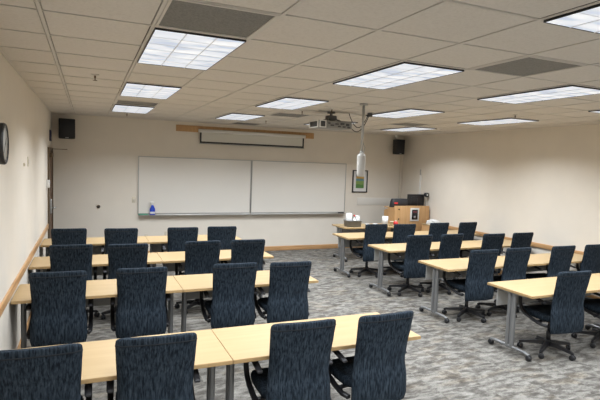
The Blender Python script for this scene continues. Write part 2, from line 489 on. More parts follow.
for nm, y in rows_left:
    for x, sd in ((-0.636, 'against the left wall'), (-0.636 + TL + 0.003, 'at the aisle end')):
        lab = 'maple table in left block, ' + nm + ', ' + sd
        if ft: t0.location = (x, y, 0); t0['label'] = lab; t0['group'] = 'training tables in the left block'; ft = False
        else: dup(t0, (x, y, 0), 0, lab, 'training tables in the left block')
variants = {}
def put_table(L, loc, lab, grp):
    if L in variants: dup(variants[L], loc, 0, lab, grp)
    else:
        t_ = make_table(L); variants[L] = t_
        t_.location = loc; t_['label'] = lab; t_['group'] = grp
for k, (nm, y) in enumerate(rows_right):
    L1, L2 = (1.83, 1.22) if k == 0 else (1.565, 1.532)
    put_table(L1, (4.365, y, 0), 'maple table in right block, ' + nm + ', at the aisle end', 'training tables in the right block')
    put_table(L2, (4.365 + L1 + 0.003, y, 0), 'maple table in right block, ' + nm + ', towards the right wall', 'training tables in the right block')
put_table(1.48, (5.02, 9.10, 0), 'maple table beside the wooden lectern, holding the grey bin of supplies', 'front table')

# ------------------------------------------------------------------ chairs
def lerp_prof(prof, z):
    for (z0, *a), (z1, *b) in zip(prof[:-1], prof[1:]):
        if z0 <= z <= z1:
            k = (z - z0) / (z1 - z0); k2 = k * k * (3 - 2 * k) * 0.5 + k * 0.5
            return [p + (q - p) * k2 for p, q in zip(a, b)]
    return list(prof[-1][1:])
def make_chair():
    r = thing('office_chair', '', 'chair')
    # (z, rear surface y, half width, thickness); rear is -y, chair faces +y
    prof = [(0.31, -0.268, 0.228, 0.026), (0.36, -0.282, 0.241, 0.046), (0.48, -0.284, 0.241, 0.060), (0.62, -0.264, 0.226, 0.048), (0.74, -0.278, 0.227, 0.036),
            (0.88, -0.306, 0.234, 0.040), (0.97, -0.326, 0.238, 0.048), (0.994, -0.330, 0.235, 0.046), (1.005, -0.329, 0.226, 0.040), (1.010, -0.325, 0.212, 0.026)]
    zs = [0.31, 0.315, 0.33, 0.36, 0.42, 0.46, 0.50, 0.55, 0.60, 0.64, 0.68, 0.72, 0.76, 0.80, 0.85, 0.90, 0.95, 0.97, 0.980, 0.988, 0.995, 1.001, 1.006, 1.010]
    rings = []
    nx = 12
    for z in zs:
        y, hw, th = lerp_prof(prof, z)
        ring = []
        for k in range(nx + 1):                        # rear side, slightly curved round the sitter
            u = -1 + 2 * k / nx
            curve = 0.018 * (1 - u * u)
            edge = th * 0.5 * max(0, (abs(u) - 0.88) / 0.12) ** 2 * 0.9
            ring.append((u * hw, y - curve + edge + 0.012, z))
        for k in range(nx, -1, -1):
            u = -1 + 2 * k / nx
            curve = 0.018 * (1 - u * u)
            edge = th * 0.5 * max(0, (abs(u) - 0.88) / 0.12) ** 2 * 0.9
            ring.append((u * hw, y - curve + th - edge + 0.012, z))
        rings.append(ring)
    bm = NB(); ring_loft(bm, rings)
    back = obj('backrest', bm, 'fabric', r)
    # seam piping just below the top edge and down the sides
    bm = NB()
    y, hw, th = lerp_prof(prof, 0.966)
    tube(bm, [(-1 * hw + 2 * hw * k / 12, y + 0.0115 - 0.018 * (1 - (-1 + 2 * k / 12) ** 2) + (th * 0.45 if k in (0, 12) else 0), 0.966) for k in range(13)], 0.004, 6)
    obj('seam', bm, 'seam', back)
    # seat
    rings = []
    for z, s, lift in ((0.415, 0.90, 0), (0.425, 0.97, 0), (0.45, 1.0, 0), (0.475, 0.99, 0), (0.487, 0.95, 0), (0.492, 0.86, 0)):
        ring = []
        for k in range(32):
            a = 2 * math.pi * k / 32
            c, d = math.cos(a), math.sin(a)
            x = math.copysign(abs(c) ** 0.45, c) * 0.236 * s; yy = math.copysign(abs(d) ** 0.45, d) * 0.238 * s
            ring.append((x, 0.03 + yy, z - (0.022 * max(0, (yy - 0.12) / 0.12) ** 2)))
        rings.append(ring)
    bm = NB(); ring_loft(bm, rings); obj('seat', bm, 'fabric', r)
    # mechanism and back bracket
    bm = NB()
    rbox(bm, -0.09, 0.09, -0.10, 0.12, 0.365, 0.414, 0.012, 2)
    tube(bm, [(0, -0.05, 0.385), (0, -0.20, 0.385), (0, -0.235, 0.42), (0, -0.242, 0.55)], 0.03, 8, flat=(0.045, 0.009))
    tube(bm, [(0.09, 0.02, 0.385), (0.24, 0.02, 0.375), (0.27, 0.02, 0.372)], 0.007, 6)
    tube(bm, [(-0.09, -0.05, 0.385), (-0.20, -0.05, 0.375), (-0.23, -0.05, 0.37)], [0.007, 0.007, 0.016], 6)
    obj('tilt_mechanism', bm, 'black', r)
    for s in (-1, 1):
        bm = NB()
        x = s * 0.265
        tube(bm, [(x - s * 0.02, -0.215, 0.385), (x, -0.15, 0.388), (x, -0.03, 0.405), (x, 0.08, 0.435), (x, 0.15, 0.48), (x, 0.182, 0.54), (x, 0.188, 0.61), (x, 0.172, 0.652), (x, 0.12, 0.664)],
             0.02, 10, flat=(0.020, 0.015))
        tube(bm, [(s * 0.085, -0.03, 0.40), (s * 0.20, -0.06, 0.395), (x, -0.08, 0.397)], 0.014, 8)
        a = obj('armrest', bm, 'black', r)
        bm = NB()
        rings = []
        for yy, hw, zz, th in ((0.195, 0.013, 0.660, 0.008), (0.185, 0.020, 0.664, 0.012), (0.12, 0.022, 0.672, 0.013), (0.02, 0.022, 0.668, 0.013), (-0.10, 0.022, 0.652, 0.012), (-0.165, 0.021, 0.640, 0.011), (-0.18, 0.018, 0.637, 0.006)):
            rings.append([(x + math.copysign(abs(math.cos(q)) ** .6, math.cos(q)) * hw, yy, zz + math.copysign(abs(math.sin(q)) ** .6, math.sin(q)) * th) for q in [2 * math.pi * k / 12 for k in range(12)]])
        ring_loft(bm, rings); obj('arm_pad', bm, 'blacksoft', a)
    bm = NB(); cyl(bm, (0, 0, 0.13), (0, 0, 0.25), 0.026, 0.024); cyl(bm, (0, 0, 0.25), (0, 0, 0.366), 0.015)
    obj('gas_lift', bm, 'black', r)
    bm = NB(); lathe(bm, [(0.03, 0.075), (0.040, 0.08), (0.042, 0.12), (0.034, 0.145), (0.028, 0.148)], 16)
    for k in range(5):
        a = math.radians(63 + 72 * k)
        c, s = math.cos(a), math.sin(a)
        rot = Matrix.Rotation(a, 4, 'Z')
        t3 = bmesh.new()
        rings = []
        for d_, hw, zc, th in ((0.02, 0.030, 0.108, 0.026), (0.10, 0.025, 0.104, 0.021), (0.20, 0.021, 0.092, 0.016), (0.285, 0.018, 0.080, 0.013), (0.305, 0.010, 0.076, 0.007)):
            rings.append([(d_, -hw, zc - th), (d_, hw, zc - th), (d_, hw * .8, zc + th), (d_, -hw * .8, zc + th)])
        ring_loft(t3, rings, smooth=False); merge(bm, t3, rot)
    base = obj('five_star_base', bm, 'black', r)
    for k in range(5):
        a = math.radians(63 + 72 * k)
        p = Matrix.Translation((0.285 * math.cos(a), 0.285 * math.sin(a), 0)) @ Matrix.Rotation(a + 0.9 * (k % 3), 4, 'Z')
        bm = NB()
        for q in (-0.014, 0.014):
            lathe(bm, [(0.022, -0.010), (0.030, -0.008), (0.030, 0.008), (0.022, 0.010)], 14, mtx=p @ Matrix.Translation((0.008, q, 0.031)) @ Matrix.Rotation(math.pi / 2, 4, 'X'))
        t3 = bmesh.new(); box(t3, -0.012, 0.012, -0.006, 0.006, 0.02, 0.072); merge(bm, t3, p)
        obj('caster', bm, 'black', base)
    return r

ch0 = make_chair(); fc = True
SC = 1.0
def place(tx, ty, deg, lab, grp, off=0.333, spin=0):
    """tx,ty: top of the back; deg: turn of the chair"""
    global fc
    a = math.radians(deg)
    loc = (tx + -math.sin(a) * off, ty + math.cos(a) * off, 0)
    if fc: ch0.location = loc; ch0.rotation_euler = (0, 0, a); ch0['label'] = lab; ch0['group'] = grp; fc = False
    else: dup(ch0, loc, a, lab, grp)
    newest = [o for o in bpy.data.objects if o.parent is None and o.get('label') == lab][0]
    for c_ in newest.children:
        if c_.name.startswith('five_star_base'): c_.rotation_euler = (0, 0, math.radians(spin))
pos = ['against the left wall', 'second from wall', 'third from wall', 'at the aisle end']
LEFT = [('nearest row', [(-.262, 2.95, -1), (.385, 2.94, -3), (1.345, 2.92, -2), (2.0, 2.91, 1)]),
        ('second row from camera', [(-.245, 4.885, -2), (.488, 4.875, -2), (1.42, 4.87, -2), (2.018, 4.80, -3)]),
        ('third row from camera', [(-.18, 6.36, -1), (.46, 6.29, -1), (1.40, 6.34, 0), (2.02, 6.35, -4)]),
        ('row by the whiteboard', [(-.25, 7.79, -2), (.46, 7.71, -3), (1.37, 7.69, -3), (2.00, 7.71, -3)])]
for nm, cs in LEFT:
    for (x, y, a), p_, sp_ in zip(cs, pos, (15, -21, 15, -21)):
        place(x * SC, y * SC, a, 'dark blue office chair, left block, ' + nm + ', ' + p_, 'office chairs in the left block', spin=sp_)
pr = ['at the aisle end', 'second from the aisle', 'third from the aisle', 'beside the right wall']
RIGHT = [('nearest row', [(4.865, 3.605, -5), (5.81, 3.60, 0)]),
         ('second row from camera', [(4.875, 4.945, -3), (5.525, 4.965, 0), (6.39, 4.95, -1), (7.08, 4.95, 0)]),
         ('third row from camera', [(4.84, 6.29, -3), (5.49, 6.29, 2), (6.295, 6.20, -1), (6.97, 6.21, -1)]),
         ('fourth row from camera', [(4.885, 7.64, 0), (5.46, 7.57, -4), (6.34, 7.66, 1), (7.06, 7.66, 2)])]
for nm, cs in RIGHT:
    for (x, y, a), p_, sp_ in zip(cs, pr, (4, -10, 15, -21)):
        place(x * SC, y * SC, a, 'dark blue office chair, right block, ' + nm + ', ' + p_, 'office chairs in the right block', spin=sp_)

# ------------------------------------------------------------------ whiteboards
def whiteboard(x0, x1, lab):
    z0, z1 = 0.89, 2.105
    b = thing('whiteboard', lab, 'whiteboard', ((x0 + x1) / 2, D, z0), 0, 'whiteboards on the front wall')
    w2 = (x1 - x0) / 2; h = z1 - z0
    bm = NB(); box(bm, -w2 + 0.012, w2 - 0.012, -0.022, 0, 0.012, h - 0.012); obj('writing_surface', bm, 'board', b)
    bm = NB(); e = 0.016
    for a in ((-w2, -w2 + e, 0, h), (w2 - e, w2, 0, h)): box(bm, a[0], a[1], -0.030, 0, a[2], a[3])
    for a in ((-w2 + e, w2 - e, 0, e + 0.006), (-w2 + e, w2 - e, h - e, h)): box(bm, a[0], a[1], -0.030, 0, a[2], a[3])
    obj('frame', bm, 'alu', b)
    bm = NB()
    ring = [(-0.030, -0.005), (-0.030, -0.022), (-0.102, -0.022), (-0.112, -0.018), (-0.112, -0.008), (-0.106, -0.008), (-0.102, -0.016), (-0.040, -0.016), (-0.036, -0.005)]
    ring_loft(bm, [[(x, y, z) for y, z in ring] for x in (-w2 + 0.01, w2 - 0.01)], smooth=False)
    obj('marker_tray', bm, 'alu', b)
    return b
whiteboard(0.96, 3.415, 'left whiteboard on the front wall, with the blue spray bottle on its tray')
whiteboard(3.425, 5.865, 'right whiteboard on the front wall, beside the framed picture')
TZ = 0.89 - 0.0155
# spray bottle
sb = thing('spray_bottle', 'blue spray cleaner bottle with white trigger top on the whiteboard tray', 'bottle', (1.25, D - 0.071, TZ))
bm = NB()
rings = []
for z, rx, ry in ((0, .046, .024), (0.005, .054, .027), (0.10, .054, .027), (0.13, .042, .024), (0.16, .022, .018), (0.175, .016, .016)):
    rings.append([(rx * math.cos(2 * math.pi * k / 20), ry * math.sin(2 * math.pi * k / 20), z) for k in range(20)])
ring_loft(bm, rings); obj('bottle', bm, 'blue', sb)
bm = NB(); cyl(bm, (0, 0, 0.172), (0, 0, 0.20), 0.016); rbox(bm, -0.045, 0.025, -0.012, 0.012, 0.20, 0.235, 0.006, 2); tube(bm, [(-0.02, 0, 0.20), (-0.035, 0, 0.17), (-0.03, 0, 0.145)], 0.005, 6)
obj('trigger_head', bm, 'white', sb)
bm = NB(); rings = [[(.0545 * math.cos(a), -.0275 * math.sin(a), z) for a in [math.pi * (k + 2) / 14 for k in range(11)]] for z in (0.025, 0.06)]
ring_loft(bm, rings, closed_u=False, caps=False)
obj('label_band', bm, 'paper', sb)
sb.scale = (1.05, 1, 1.22)
bm = NB()
vv = []
for i in range(13):
    row = []
    for j in range(5):
        x = -0.10 + 0.20 * i / 12; y = -0.022 + 0.044 * j / 4
        row.append((x, y, 0.026 + 0.009 * math.sin(i * 1.9 + j) * math.sin(i / 12 * math.pi)))
    vv.append(row)
top = [[bm.verts.new(p) for p in r_] for r_ in vv]; bot = [[bm.verts.new((p[0], p[1], 0.0)) for p in r_] for r_ in vv]
for i in range(12):
    for j in range(4):
        bm.faces.new((top[i][j], top[i + 1][j], top[i + 1][j + 1], top[i][j + 1])); bm.faces.new((bot[i][j], bot[i][j + 1], bot[i + 1][j + 1], bot[i + 1][j]))
for i in range(12):
    bm.faces.new((top[i][0], bot[i][0], bot[i + 1][0], top[i + 1][0])); bm.faces.new((top[i][4], top[i + 1][4], bot[i + 1][4], bot[i][4]))
for j in range(4):
    bm.faces.new((top[0][j], top[0][j + 1], bot[0][j + 1], bot[0][j])); bm.faces.new((top[12][j], bot[12][j], bot[12][j + 1], top[12][j + 1]))
tag(obj('cleaning_cloth', bm, 'green', loc=(1.07, D - 0.071, TZ)), 'green cloth lying on the whiteboard tray left of the spray bottle', 'cloth')
bm = NB(); rbox(bm, -0.075, 0.075, -0.022, 0.022, 0, 0.032, 0.006, 2)
tag(obj('board_eraser', bm, 'blacksoft', loc=(5.74, D - 0.071, TZ)), 'black felt eraser at the right end of the right whiteboard tray', 'eraser')

# ------------------------------------------------------------------ projection screen on its plank
bm = NB(); rbox(bm, 1.72, 4.95, D - 0.028, D, 2.665, 2.80, 0.004, 2)
tag(obj('mounting_plank', bm, 'podium'), 'wooden plank fixed high on the front wall behind the projection screen', 'plank')
sc = thing('projection_screen', 'white projection screen with black border, mostly rolled up, above the whiteboards', 'screen', (3.44, D - 0.09, 2.70))
w2 = 1.225
bm = NB()
ring = [(0.036 * math.cos(a), 0.036 * math.sin(a)) for a in [2 * math.pi * k / 16 for k in range(16)]]
ring_loft(bm, [[(x, y, z) for y, z in ring] for x in (-w2 - 0.03, w2 + 0.03)])
obj('housing', bm, 'white', sc)
bm = NB(); box(bm, -w2, w2, -0.003, 0.003, -0.23, -0.03); obj('fabric', bm, 'screen', sc)
bm = NB(); e = 0.035
for a in ((-w2, -w2 + e, -0.23, -0.04), (w2 - e, w2, -0.23, -0.04), (-w2, w2, -0.263, -0.23)): box(bm, a[0], a[1], -0.0055, 0.004, a[2], a[3])
obj('black_border', bm, 'black', sc)
bm = NB(); cyl(bm, (-w2 - 0.01, 0, -0.272), (w2 + 0.01, 0, -0.272), 0.009, seg=8); obj('bottom_bar', bm, 'alu', sc)

# ------------------------------------------------------------------ picture, strip, plates
pc = thing('framed_picture', 'small framed picture of a green and yellow landscape right of the whiteboard', 'picture', (6.275, D, 1.675))
bm = NB()
for a in ((-0.215, -0.190, -0.28, 0.28), (0.190, 0.215, -0.28, 0.28)): box(bm, a[0], a[1], -0.028, 0, a[2], a[3])
for a in ((-0.190, 0.190, -0.28, -0.255), (-0.190, 0.190, 0.255, 0.28)): box(bm, a[0], a[1], -0.028, 0, a[2], a[3])
obj('frame', bm, 'black', pc)
bm = NB(); box(bm, -0.190, 0.190, -0.012, 0, -0.255, 0.255); obj('mat_board', bm, 'paper', pc)
def art_mat():
    mt, nt, b = newmat('landscape_print')
    tc = nt.nodes.new('ShaderNodeTexCoord'); sp = nt.nodes.new('ShaderNodeSeparateXYZ'); r = nt.nodes.new('ShaderNodeValToRGB')
    n = nt.nodes.new('ShaderNodeTexNoise'); n.inputs['Scale'].default_value = 6
    ad = nt.nodes.new('ShaderNodeMath'); ad.operation = 'MULTIPLY_ADD'; ad.inputs[1].default_value = 0.16
    cols = [(0.08, 0.20, 0.05), (0.18, 0.28, 0.08), (0.10, 0.22, 0.26), (0.50, 0.30, 0.06), (0.14, 0.15, 0.17)]
    r.color_ramp.interpolation = 'CONSTANT'
    while len(r.color_ramp.elements) < 5: r.color_ramp.elements.new(0.5)
    for e, c, p in zip(r.color_ramp.elements, cols, (0, 0.25, 0.5, 0.66, 0.80)): e.position = p; e.color = (*c, 1)
    nt.links.new(tc.outputs['Generated'], sp.inputs[0]); nt.links.new(tc.outputs['Generated'], n.inputs['Vector'])
    nt.links.new(n.outputs['Fac'], ad.inputs[0]); 
    sb_ = nt.nodes.new('ShaderNodeMath'); sb_.operation = 'SUBTRACT'; sb_.inputs[1].default_value = 0.08
    nt.links.new(sp.outputs['Z'], sb_.inputs[0]); nt.links.new(sb_.outputs[0], ad.inputs[2])
    nt.links.new(ad.outputs[0], r.inputs['Fac']); nt.links.new(r.outputs['Color'], b.inputs['Base Color'])
    b.inputs['Roughness'].default_value = 0.5
    return mt
M['art'] = art_mat()
bm = NB(); box(bm, -0.115, 0.115, -0.014, -0.012, -0.17, 0.19); obj('print', bm, 'art', pc)

bm = NB(); rbox(bm, 6.22, 7.50, D - 0.012, D, 1.08, 1.262, 0.003, 2)
tag(obj('wall_strip', bm, 'board'), 'narrow horizontal white board strip on the front wall below the picture', 'board')

def outlet(x, z, lab, cat='outlet', switch=False):
    o = thing('wall_plate' if switch else 'wall_outlet', lab, cat, (x, D, z))
    bm = NB(); rbox(bm, -0.036, 0.036, -0.007, 0, -0.058, 0.058, 0.003, 2); obj('cover_plate', bm, 'ivory', o)
    bm = NB()
    if switch: rbox(bm, -0.016, 0.016, -0.010, -0.007, -0.032, 0.032, 0.001, 1)
    else:
        for s in (-1, 1): rbox(bm, -0.016, 0.016, -0.009, -0.007, s * 0.022 - 0.014, s * 0.022 + 0.014, 0.001, 1)
    obj('rocker' if switch else 'socket', bm, 'offwhite', o)
outlet(0.88, 1.19, 'ivory wall plate just left of the whiteboard', 'switch', True)
outlet(1.14, 0.40, 'ivory outlet low on the front wall, left one of the pair under the whiteboard')
outlet(1.55, 0.45, 'ivory outlet low on the front wall, right one of the pair under the whiteboard')
kb = thing('door_stop', 'small dark round wall bumper on the bare front wall left of the whiteboard', 'bumper', (0.20, D, 1.05))
bm = NB(); lathe(bm, [(0.035, 0), (0.035, 0.006), (0.028, 0.012)], 18, mtx=Matrix.Rotation(math.pi / 2, 4, 'X')); obj('plate', bm, 'brass', kb)
bm = NB(); lathe(bm, [(0.020, 0.010), (0.022, 0.030), (0.014, 0.036)], 18, mtx=Matrix.Rotation(math.pi / 2, 4, 'X')); obj('rubber_tip', bm, 'blacksoft', kb)

# left wall fittings
def lplate(name, y, z, w_, h_, d_, mat, lab, cat, inner=None):
    o = thing(name, lab, cat, (XL, y, z))
    bm = NB(); rbox(bm, 0, d_, -w_ / 2, w_ / 2, -h_ / 2, h_ / 2, 0.003, 2); obj('cover_plate', bm, mat, o)
    if inner:
        bm = NB(); rbox(bm, d_, d_ + 0.005, -w_ / 4, w_ / 4, -h_ / 4, h_ / 4, 0.002, 1); obj(inner[0], bm, inner[1], o)
lplate('light_switch', 6.57, 1.98, 0.07, 0.115, 0.008, 'ivory', 'ivory light switch plate high on the left wall, nearer the clock', 'switch', ('rocker', 'offwhite'))
lplate('thermostat', 6.17, 1.95, 0.04, 0.04, 0.012, 'ivory', 'tiny ivory sensor on the left wall beside the light switch plate', 'sensor', ('dial', 'offwhite'))
lplate('card_reader', 9.40, 1.57, 0.12, 0.13, 0.05, 'white', 'white wall box on the left wall just before the door', 'wall box', ('button', 'alu'))
lplate('door_sign', 10.25, 2.42, 0.30, 0.20, 0.02, 'navy', 'small dark blue sign on the left wall above the door', 'sign')

# clock
ck = thing('wall_clock', 'round black-rimmed wall clock with pale face on the left wall', 'clock', (XL, 4.37, 2.14))
RY = Matrix.Rotation(math.pi / 2, 4, 'Y')
bm = NB(); lathe(bm, [(0.150, 0), (0.158, 0.01), (0.160, 0.060), (0.152, 0.072), (0.142, 0.072), (0.139, 0.064)], 40, mtx=RY); obj('rim', bm, 'black', ck)
bm = NB(); lathe(bm, [(0.1375, 0.0642), (0.1375, 0.0652)], 40, mtx=RY); face = obj('clock_face', bm, 'clockface', ck)
bm = NB()
pts = []
n_ = 48
ri = [0.118 if k % 4 == 0 else 0.129 for k in range(n_)]
ring_loft(bm, [[(0.0654 + dx, rr_ * math.cos(2 * math.pi * k / n_), rr_ * math.sin(2 * math.pi * k / n_)) for k, rr_ in enumerate(rs_)] for dx, rs_ in ((0, [0.131] * n_), (0.0006, [0.131] * n_), (0.0006, ri), (0, ri))], caps=False, smooth=False)
obj('hour_ring', bm, 'black', face)
bm = NB()
box(bm, 0, 0.001, -0.004, 0.004, -0.015, 0.075, mtx=Matrix.Translation((0.0665, 0, 0)) @ Matrix.Rotation(-0.9, 4, 'X'))
box(bm, 0, 0.001, -0.003, 0.003, -0.015, 0.105, mtx=Matrix.Translation((0.0680, 0, 0)) @ Matrix.Rotation(2.3, 4, 'X'))
obj('hands', bm, 'black', ck)

# ------------------------------------------------------------------ speakers
def speaker(loc, rz, w_, h_, d_, lab):
    s = thing('wall_speaker', lab, 'speaker', loc, rz, 'wall speakers')
    bm = NB(); rings = []
    t2 = bmesh.new()
    vs, _ = box(t2, -w_ / 2, w_ / 2, -d_ / 2, d_ / 2, -h_ / 2, h_ / 2)
    for v in vs:
        if v.co.y > 0: v.co.x *= 0.72
    bmesh.ops.bevel(t2, geom=list(t2.edges), offset=0.008, segments=2, affect='EDGES'); merge(bm, t2, None)
    obj('cabinet', bm, 'speaker', s)
    bm = NB(); rbox(bm, -w_ / 2 + 0.012, w_ / 2 - 0.012, -d_ / 2 - 0.008, -d_ / 2 - 0.0005, -h_ / 2 + 0.035, h_ / 2 - 0.012, 0.003, 1); obj('grille', bm, 'speaker', s)
    bm = NB(); rbox(bm, -0.03, 0.03, -d_ / 2 - 0.003, -d_ / 2 - 0.0003, -h_ / 2 + 0.010, -h_ / 2 + 0.026, 0.001, 1); obj('badge', bm, 'alu', s)
    bm = NB(); tube(bm, [(0, d_ / 2 - 0.004, 0.0), (0, d_ / 2 + 0.05, 0.0)], 0.012, 8)
    box(bm, -0.04, 0.04, d_ / 2 + 0.05, d_ / 2 + 0.058, -0.06, 0.06)
    obj('bracket', bm, 'black', s)
speaker((-0.38, D - 0.19, 2.575), math.radians(6), 0.29, 0.38, 0.21, 'black wall speaker in the front left corner above the door side')
speaker((7.24, D - 0.20, 2.575), math.radians(0), 0.25, 0.37, 0.22, 'black wall speaker in the front right corner above the lectern')
sp = thing('security_camera', 'small white dome camera on the ceiling beside the right speaker', 'camera', (7.13, D - 0.25, H + 0.004))
bm = NB(); lathe(bm, [(0.05, 0), (0.05, -0.012), (0.045, -0.016)], 20); obj('mount', bm, 'white', sp)
bm = NB(); lathe(bm, [(0.042, -0.0165), (0.040, -0.04), (0.028, -0.062), (0.008, -0.07)], 20); obj('dome', bm, 'white', sp)
bm = NB(); rbox(bm, 7.445, 7.48, D - 0.022, D, 1.262, 2.37, 0.004, 2)
tag(obj('cable_raceway', bm, 'offwhite'), 'cream cable raceway running down from the right speaker', 'raceway')
rw = thing('cable_raceway', 'short white cable raceway on the right wall behind the lectern', 'raceway', (XR, 9.97, 0))
bm = NB(); rbox(bm, -0.022, 0, -0.025, 0.025, 0.79, 1.89, 0.004, 2); obj('channel', bm, 'white', rw)
bm = NB(); rbox(bm, -0.03, 0, -0.012, 0.012, 1.891, 2.03, 0.004, 2); obj('cable_end', bm, 'alu', rw)

# ------------------------------------------------------------------ projector and hanging pole
pj = thing('ceiling_projector', 'silver grey projector hanging from the ceiling in front of the screen', 'projector', (3.41, 6.79, 0.07), math.radians(0))
bm = NB(); rbox(bm, -0.28, 0.28, -0.17, 0.17, 2.545, 2.655, 0.018, 3); pbody = obj('body', bm, 'proj', pj)
def bez(bm, x0, x1, z0, z1, e, f_):
    for a in ((x0, x0 + e, z0, z1), (x1 - e, x1, z0, z1), (x0 + e, x1 - e, z0, z0 + e), (x0 + e, x1 - e, z1 - e, z1)): f_(bm, *a)
fy = lambda bm, a, b, c, d: box(bm, a, b, -0.184, -0.1705, c, d)
fx = lambda bm, a, b, c, d: box(bm, -0.294, -0.2805, a, b, c, d)
bm = NB(); bez(bm, -0.272, -0.165, 2.545, 2.655, 0.014, fy); obj('vent_bezel', bm, 'white', pbody)
bm = NB(); bez(bm, -0.150, 0.150, 2.545, 2.655, 0.014, fx); obj('vent_bezel', bm, 'white', pbody)
bm = NB(); box(bm, -0.258, -0.179, -0.175, -0.1705, 2.56, 2.64); obj('vent_slats', bm, 'projdark', pbody)
bm = NB(); box(bm, -0.285, -0.2805, -0.135, 0.135, 2.56, 2.64); obj('vent_slats', bm, 'projdark', pbody)
bm = NB()
for k, (x, z, w_, h_) in enumerate([(0.02, 2.61, .06, .02), (0.11, 2.615, .07, .03), (0.20, 2.605, .06, .035), (0.06, 2.575, .05, .02), (0.14, 2.572, .05, .02), (0.22, 2.567, .05, .025), (-0.06, 2.585, .06, .02), (-0.11, 2.615, .04, .02)]):
    rbox(bm, x - w_ / 2, x + w_ / 2, -0.175, -0.1695, z - h_ / 2, z + h_ / 2, 0.002, 1)
obj('connector_panel', bm, 'projdark', pbody)
bm = NB(); cyl(bm, (0.15, 0.165, 2.60), (0.15, 0.205, 2.60), 0.045, 0.04); obj('lens_barrel', bm, 'black', pbody)
bm = NB(); cyl(bm, (0, 0, 2.775), (0, 0, H - 0.066), 0.06); cyl(bm, (0, 0, 2.72), (0, 0, 2.775), 0.022)
rbox(bm, -0.075, 0.075, -0.06, 0.06, 2.675, 2.745, 0.02, 3)
for sx in (-1, 1):
    tube(bm, [(sx * 0.03, 0, 2.70), (sx * 0.10, 0.08, 2.672), (sx * 0.12, 0.10, 2.655)], 0.010, 6); tube(bm, [(sx * 0.03, 0, 2.70), (sx * 0.10, -0.08, 2.672), (sx * 0.12, -0.10, 2.655)], 0.010, 6)
obj('ceiling_mount', bm, 'mountgrey', pj)
def sag(p, q, d, n=12):
    P, Q = Vector(p), Vector(q)
    return [P.lerp(Q, k / n) - Vector((0, 0, d * 4 * (k / n) * (1 - k / n))) for k in range(n + 1)]
bm = NB(); tube(bm, sag((3.72, 6.79, H), (3.90, 6.50, H), 0.22) , 0.006, 6)
tag(obj('cable', bm, 'blacksoft'), 'upper sagging black cable between projector and ceiling box', 'cable', 'projector cables')
bm = NB(); tube(bm, sag((3.67, 6.595, 2.62), (3.905, 6.51, 2.82), 0.12), 0.006, 6)
tag(obj('cable', bm, 'blacksoft'), 'lower sagging grey cable from the projector body up to the ceiling box', 'cable', 'projector cables')
bm = NB(); rbox(bm, -0.03, 0.03, -0.03, 0.03, -0.06, 0.0, 0.006, 2)
tag(obj('junction_box', bm, 'projdark', loc=(3.92, 6.50, H)), 'small dark junction box under the ceiling right of the pole', 'box')

pl = thing('hanging_pole', 'slim metal pole hanging from the ceiling with a white cylinder at its end', 'pole', (3.29, 5.62, 0))
bm = NB(); cyl(bm, (0, 0, 2.22), (0, 0, H), 0.017, seg=12); cyl(bm, (0, 0, H - 0.02), (0, 0, H + 0.003), 0.055, seg=20); pole = obj('pole', bm, 'alu', pl)
bm = NB(); lathe(bm, [(0.022, 2.24), (0.030, 2.225), (0.050, 2.21), (0.056, 2.19), (0.054, 1.99), (0.049, 1.94), (0.041, 1.925), (0.01, 1.923)], 28); obj('cylinder', bm, 'cylwhite', pl)
bm = NB(); tube(bm, [(0.017, 0, 2.37), (0.045, 0, 2.31), (0.03, 0, 2.24)], 0.005, 6); cyl(bm, (0, 0, 2.235), (0, 0, 2.26), 0.022, seg=14); obj('hanger', bm, 'alu', pl)

# ------------------------------------------------------------------ lectern and what stands on it
ld_ = thing('lectern', 'light wooden lectern in the front right corner with a touch panel on its front', 'lectern', (6.51, 9.50, 0))
W, DPT = 0.98, 0.44
bm = NB(); rbox(bm, 0, W, 0, 0.03, 0.04, 1.17, 0.004, 2); fpn = obj('front_panel', bm, 'podium', ld_)
bm = NB()
prof = [(0.031, 0.04), (DPT, 0.04), (DPT, 1.04), (0.25, 1.099), (0.031, 1.099)]
ring_loft(bm, [[(x, y, z) for y, z in prof] for x in (0.0, 0.03)], smooth=False); obj('side_panel', bm, 'podium', ld_)
bm = NB(); ring_loft(bm, [[(x, y, z) for y, z in prof] for x in (W - 0.03, W)], smooth=False); obj('side_panel', bm, 'podium', ld_)
bm = NB(); ring_loft(bm, [[(x, y, z) for y, z in ((0.031, 1.10), (DPT, 1.10), (DPT, 1.125), (0.031, 1.125))] for x in (0.0, W)], smooth=False); obj('desk_top', bm, 'podium', ld_)
bm = NB(); box(bm, 0.02, W - 0.02, 0.03, DPT - 0.01, 0, 0.04); obj('plinth', bm, 'black', ld_)
bm = NB()
for z in (1.09, 0.865): cyl(bm, (0.115, -0.006, z), (0.115, 0.001, z), 0.018, seg=14)
obj('bolt_caps', bm, 'black', fpn)
pn = thing('touch_panel', 'small black touch panel in a pale rounded frame on the lectern front', 'control panel', (6.51 + 0.555, 9.50, 0.965))
bm = NB(); rbox(bm, -0.125, 0.125, -0.014, -0.0002, -0.155, 0.155, 0.006, 3); obj('bezel', bm, 'silverbezel', pn)
bm = NB(); rbox(bm, -0.082, 0.082, -0.018, -0.0145, -0.118, 0.118, 0.002, 1); obj('display', bm, 'glass', pn)
bm = NB(); rbox(bm, -0.055, 0.055, -0.0195, -0.0182, 0.04, 0.085, 0.001, 1); obj('display_icon', bm, 'reddim', pn)
bm = NB(); rbox(bm, -0.03, 0.03, -0.0195, -0.0182, -0.085, -0.03, 0.001, 1); obj('display_icon', bm, 'silverdim', pn)

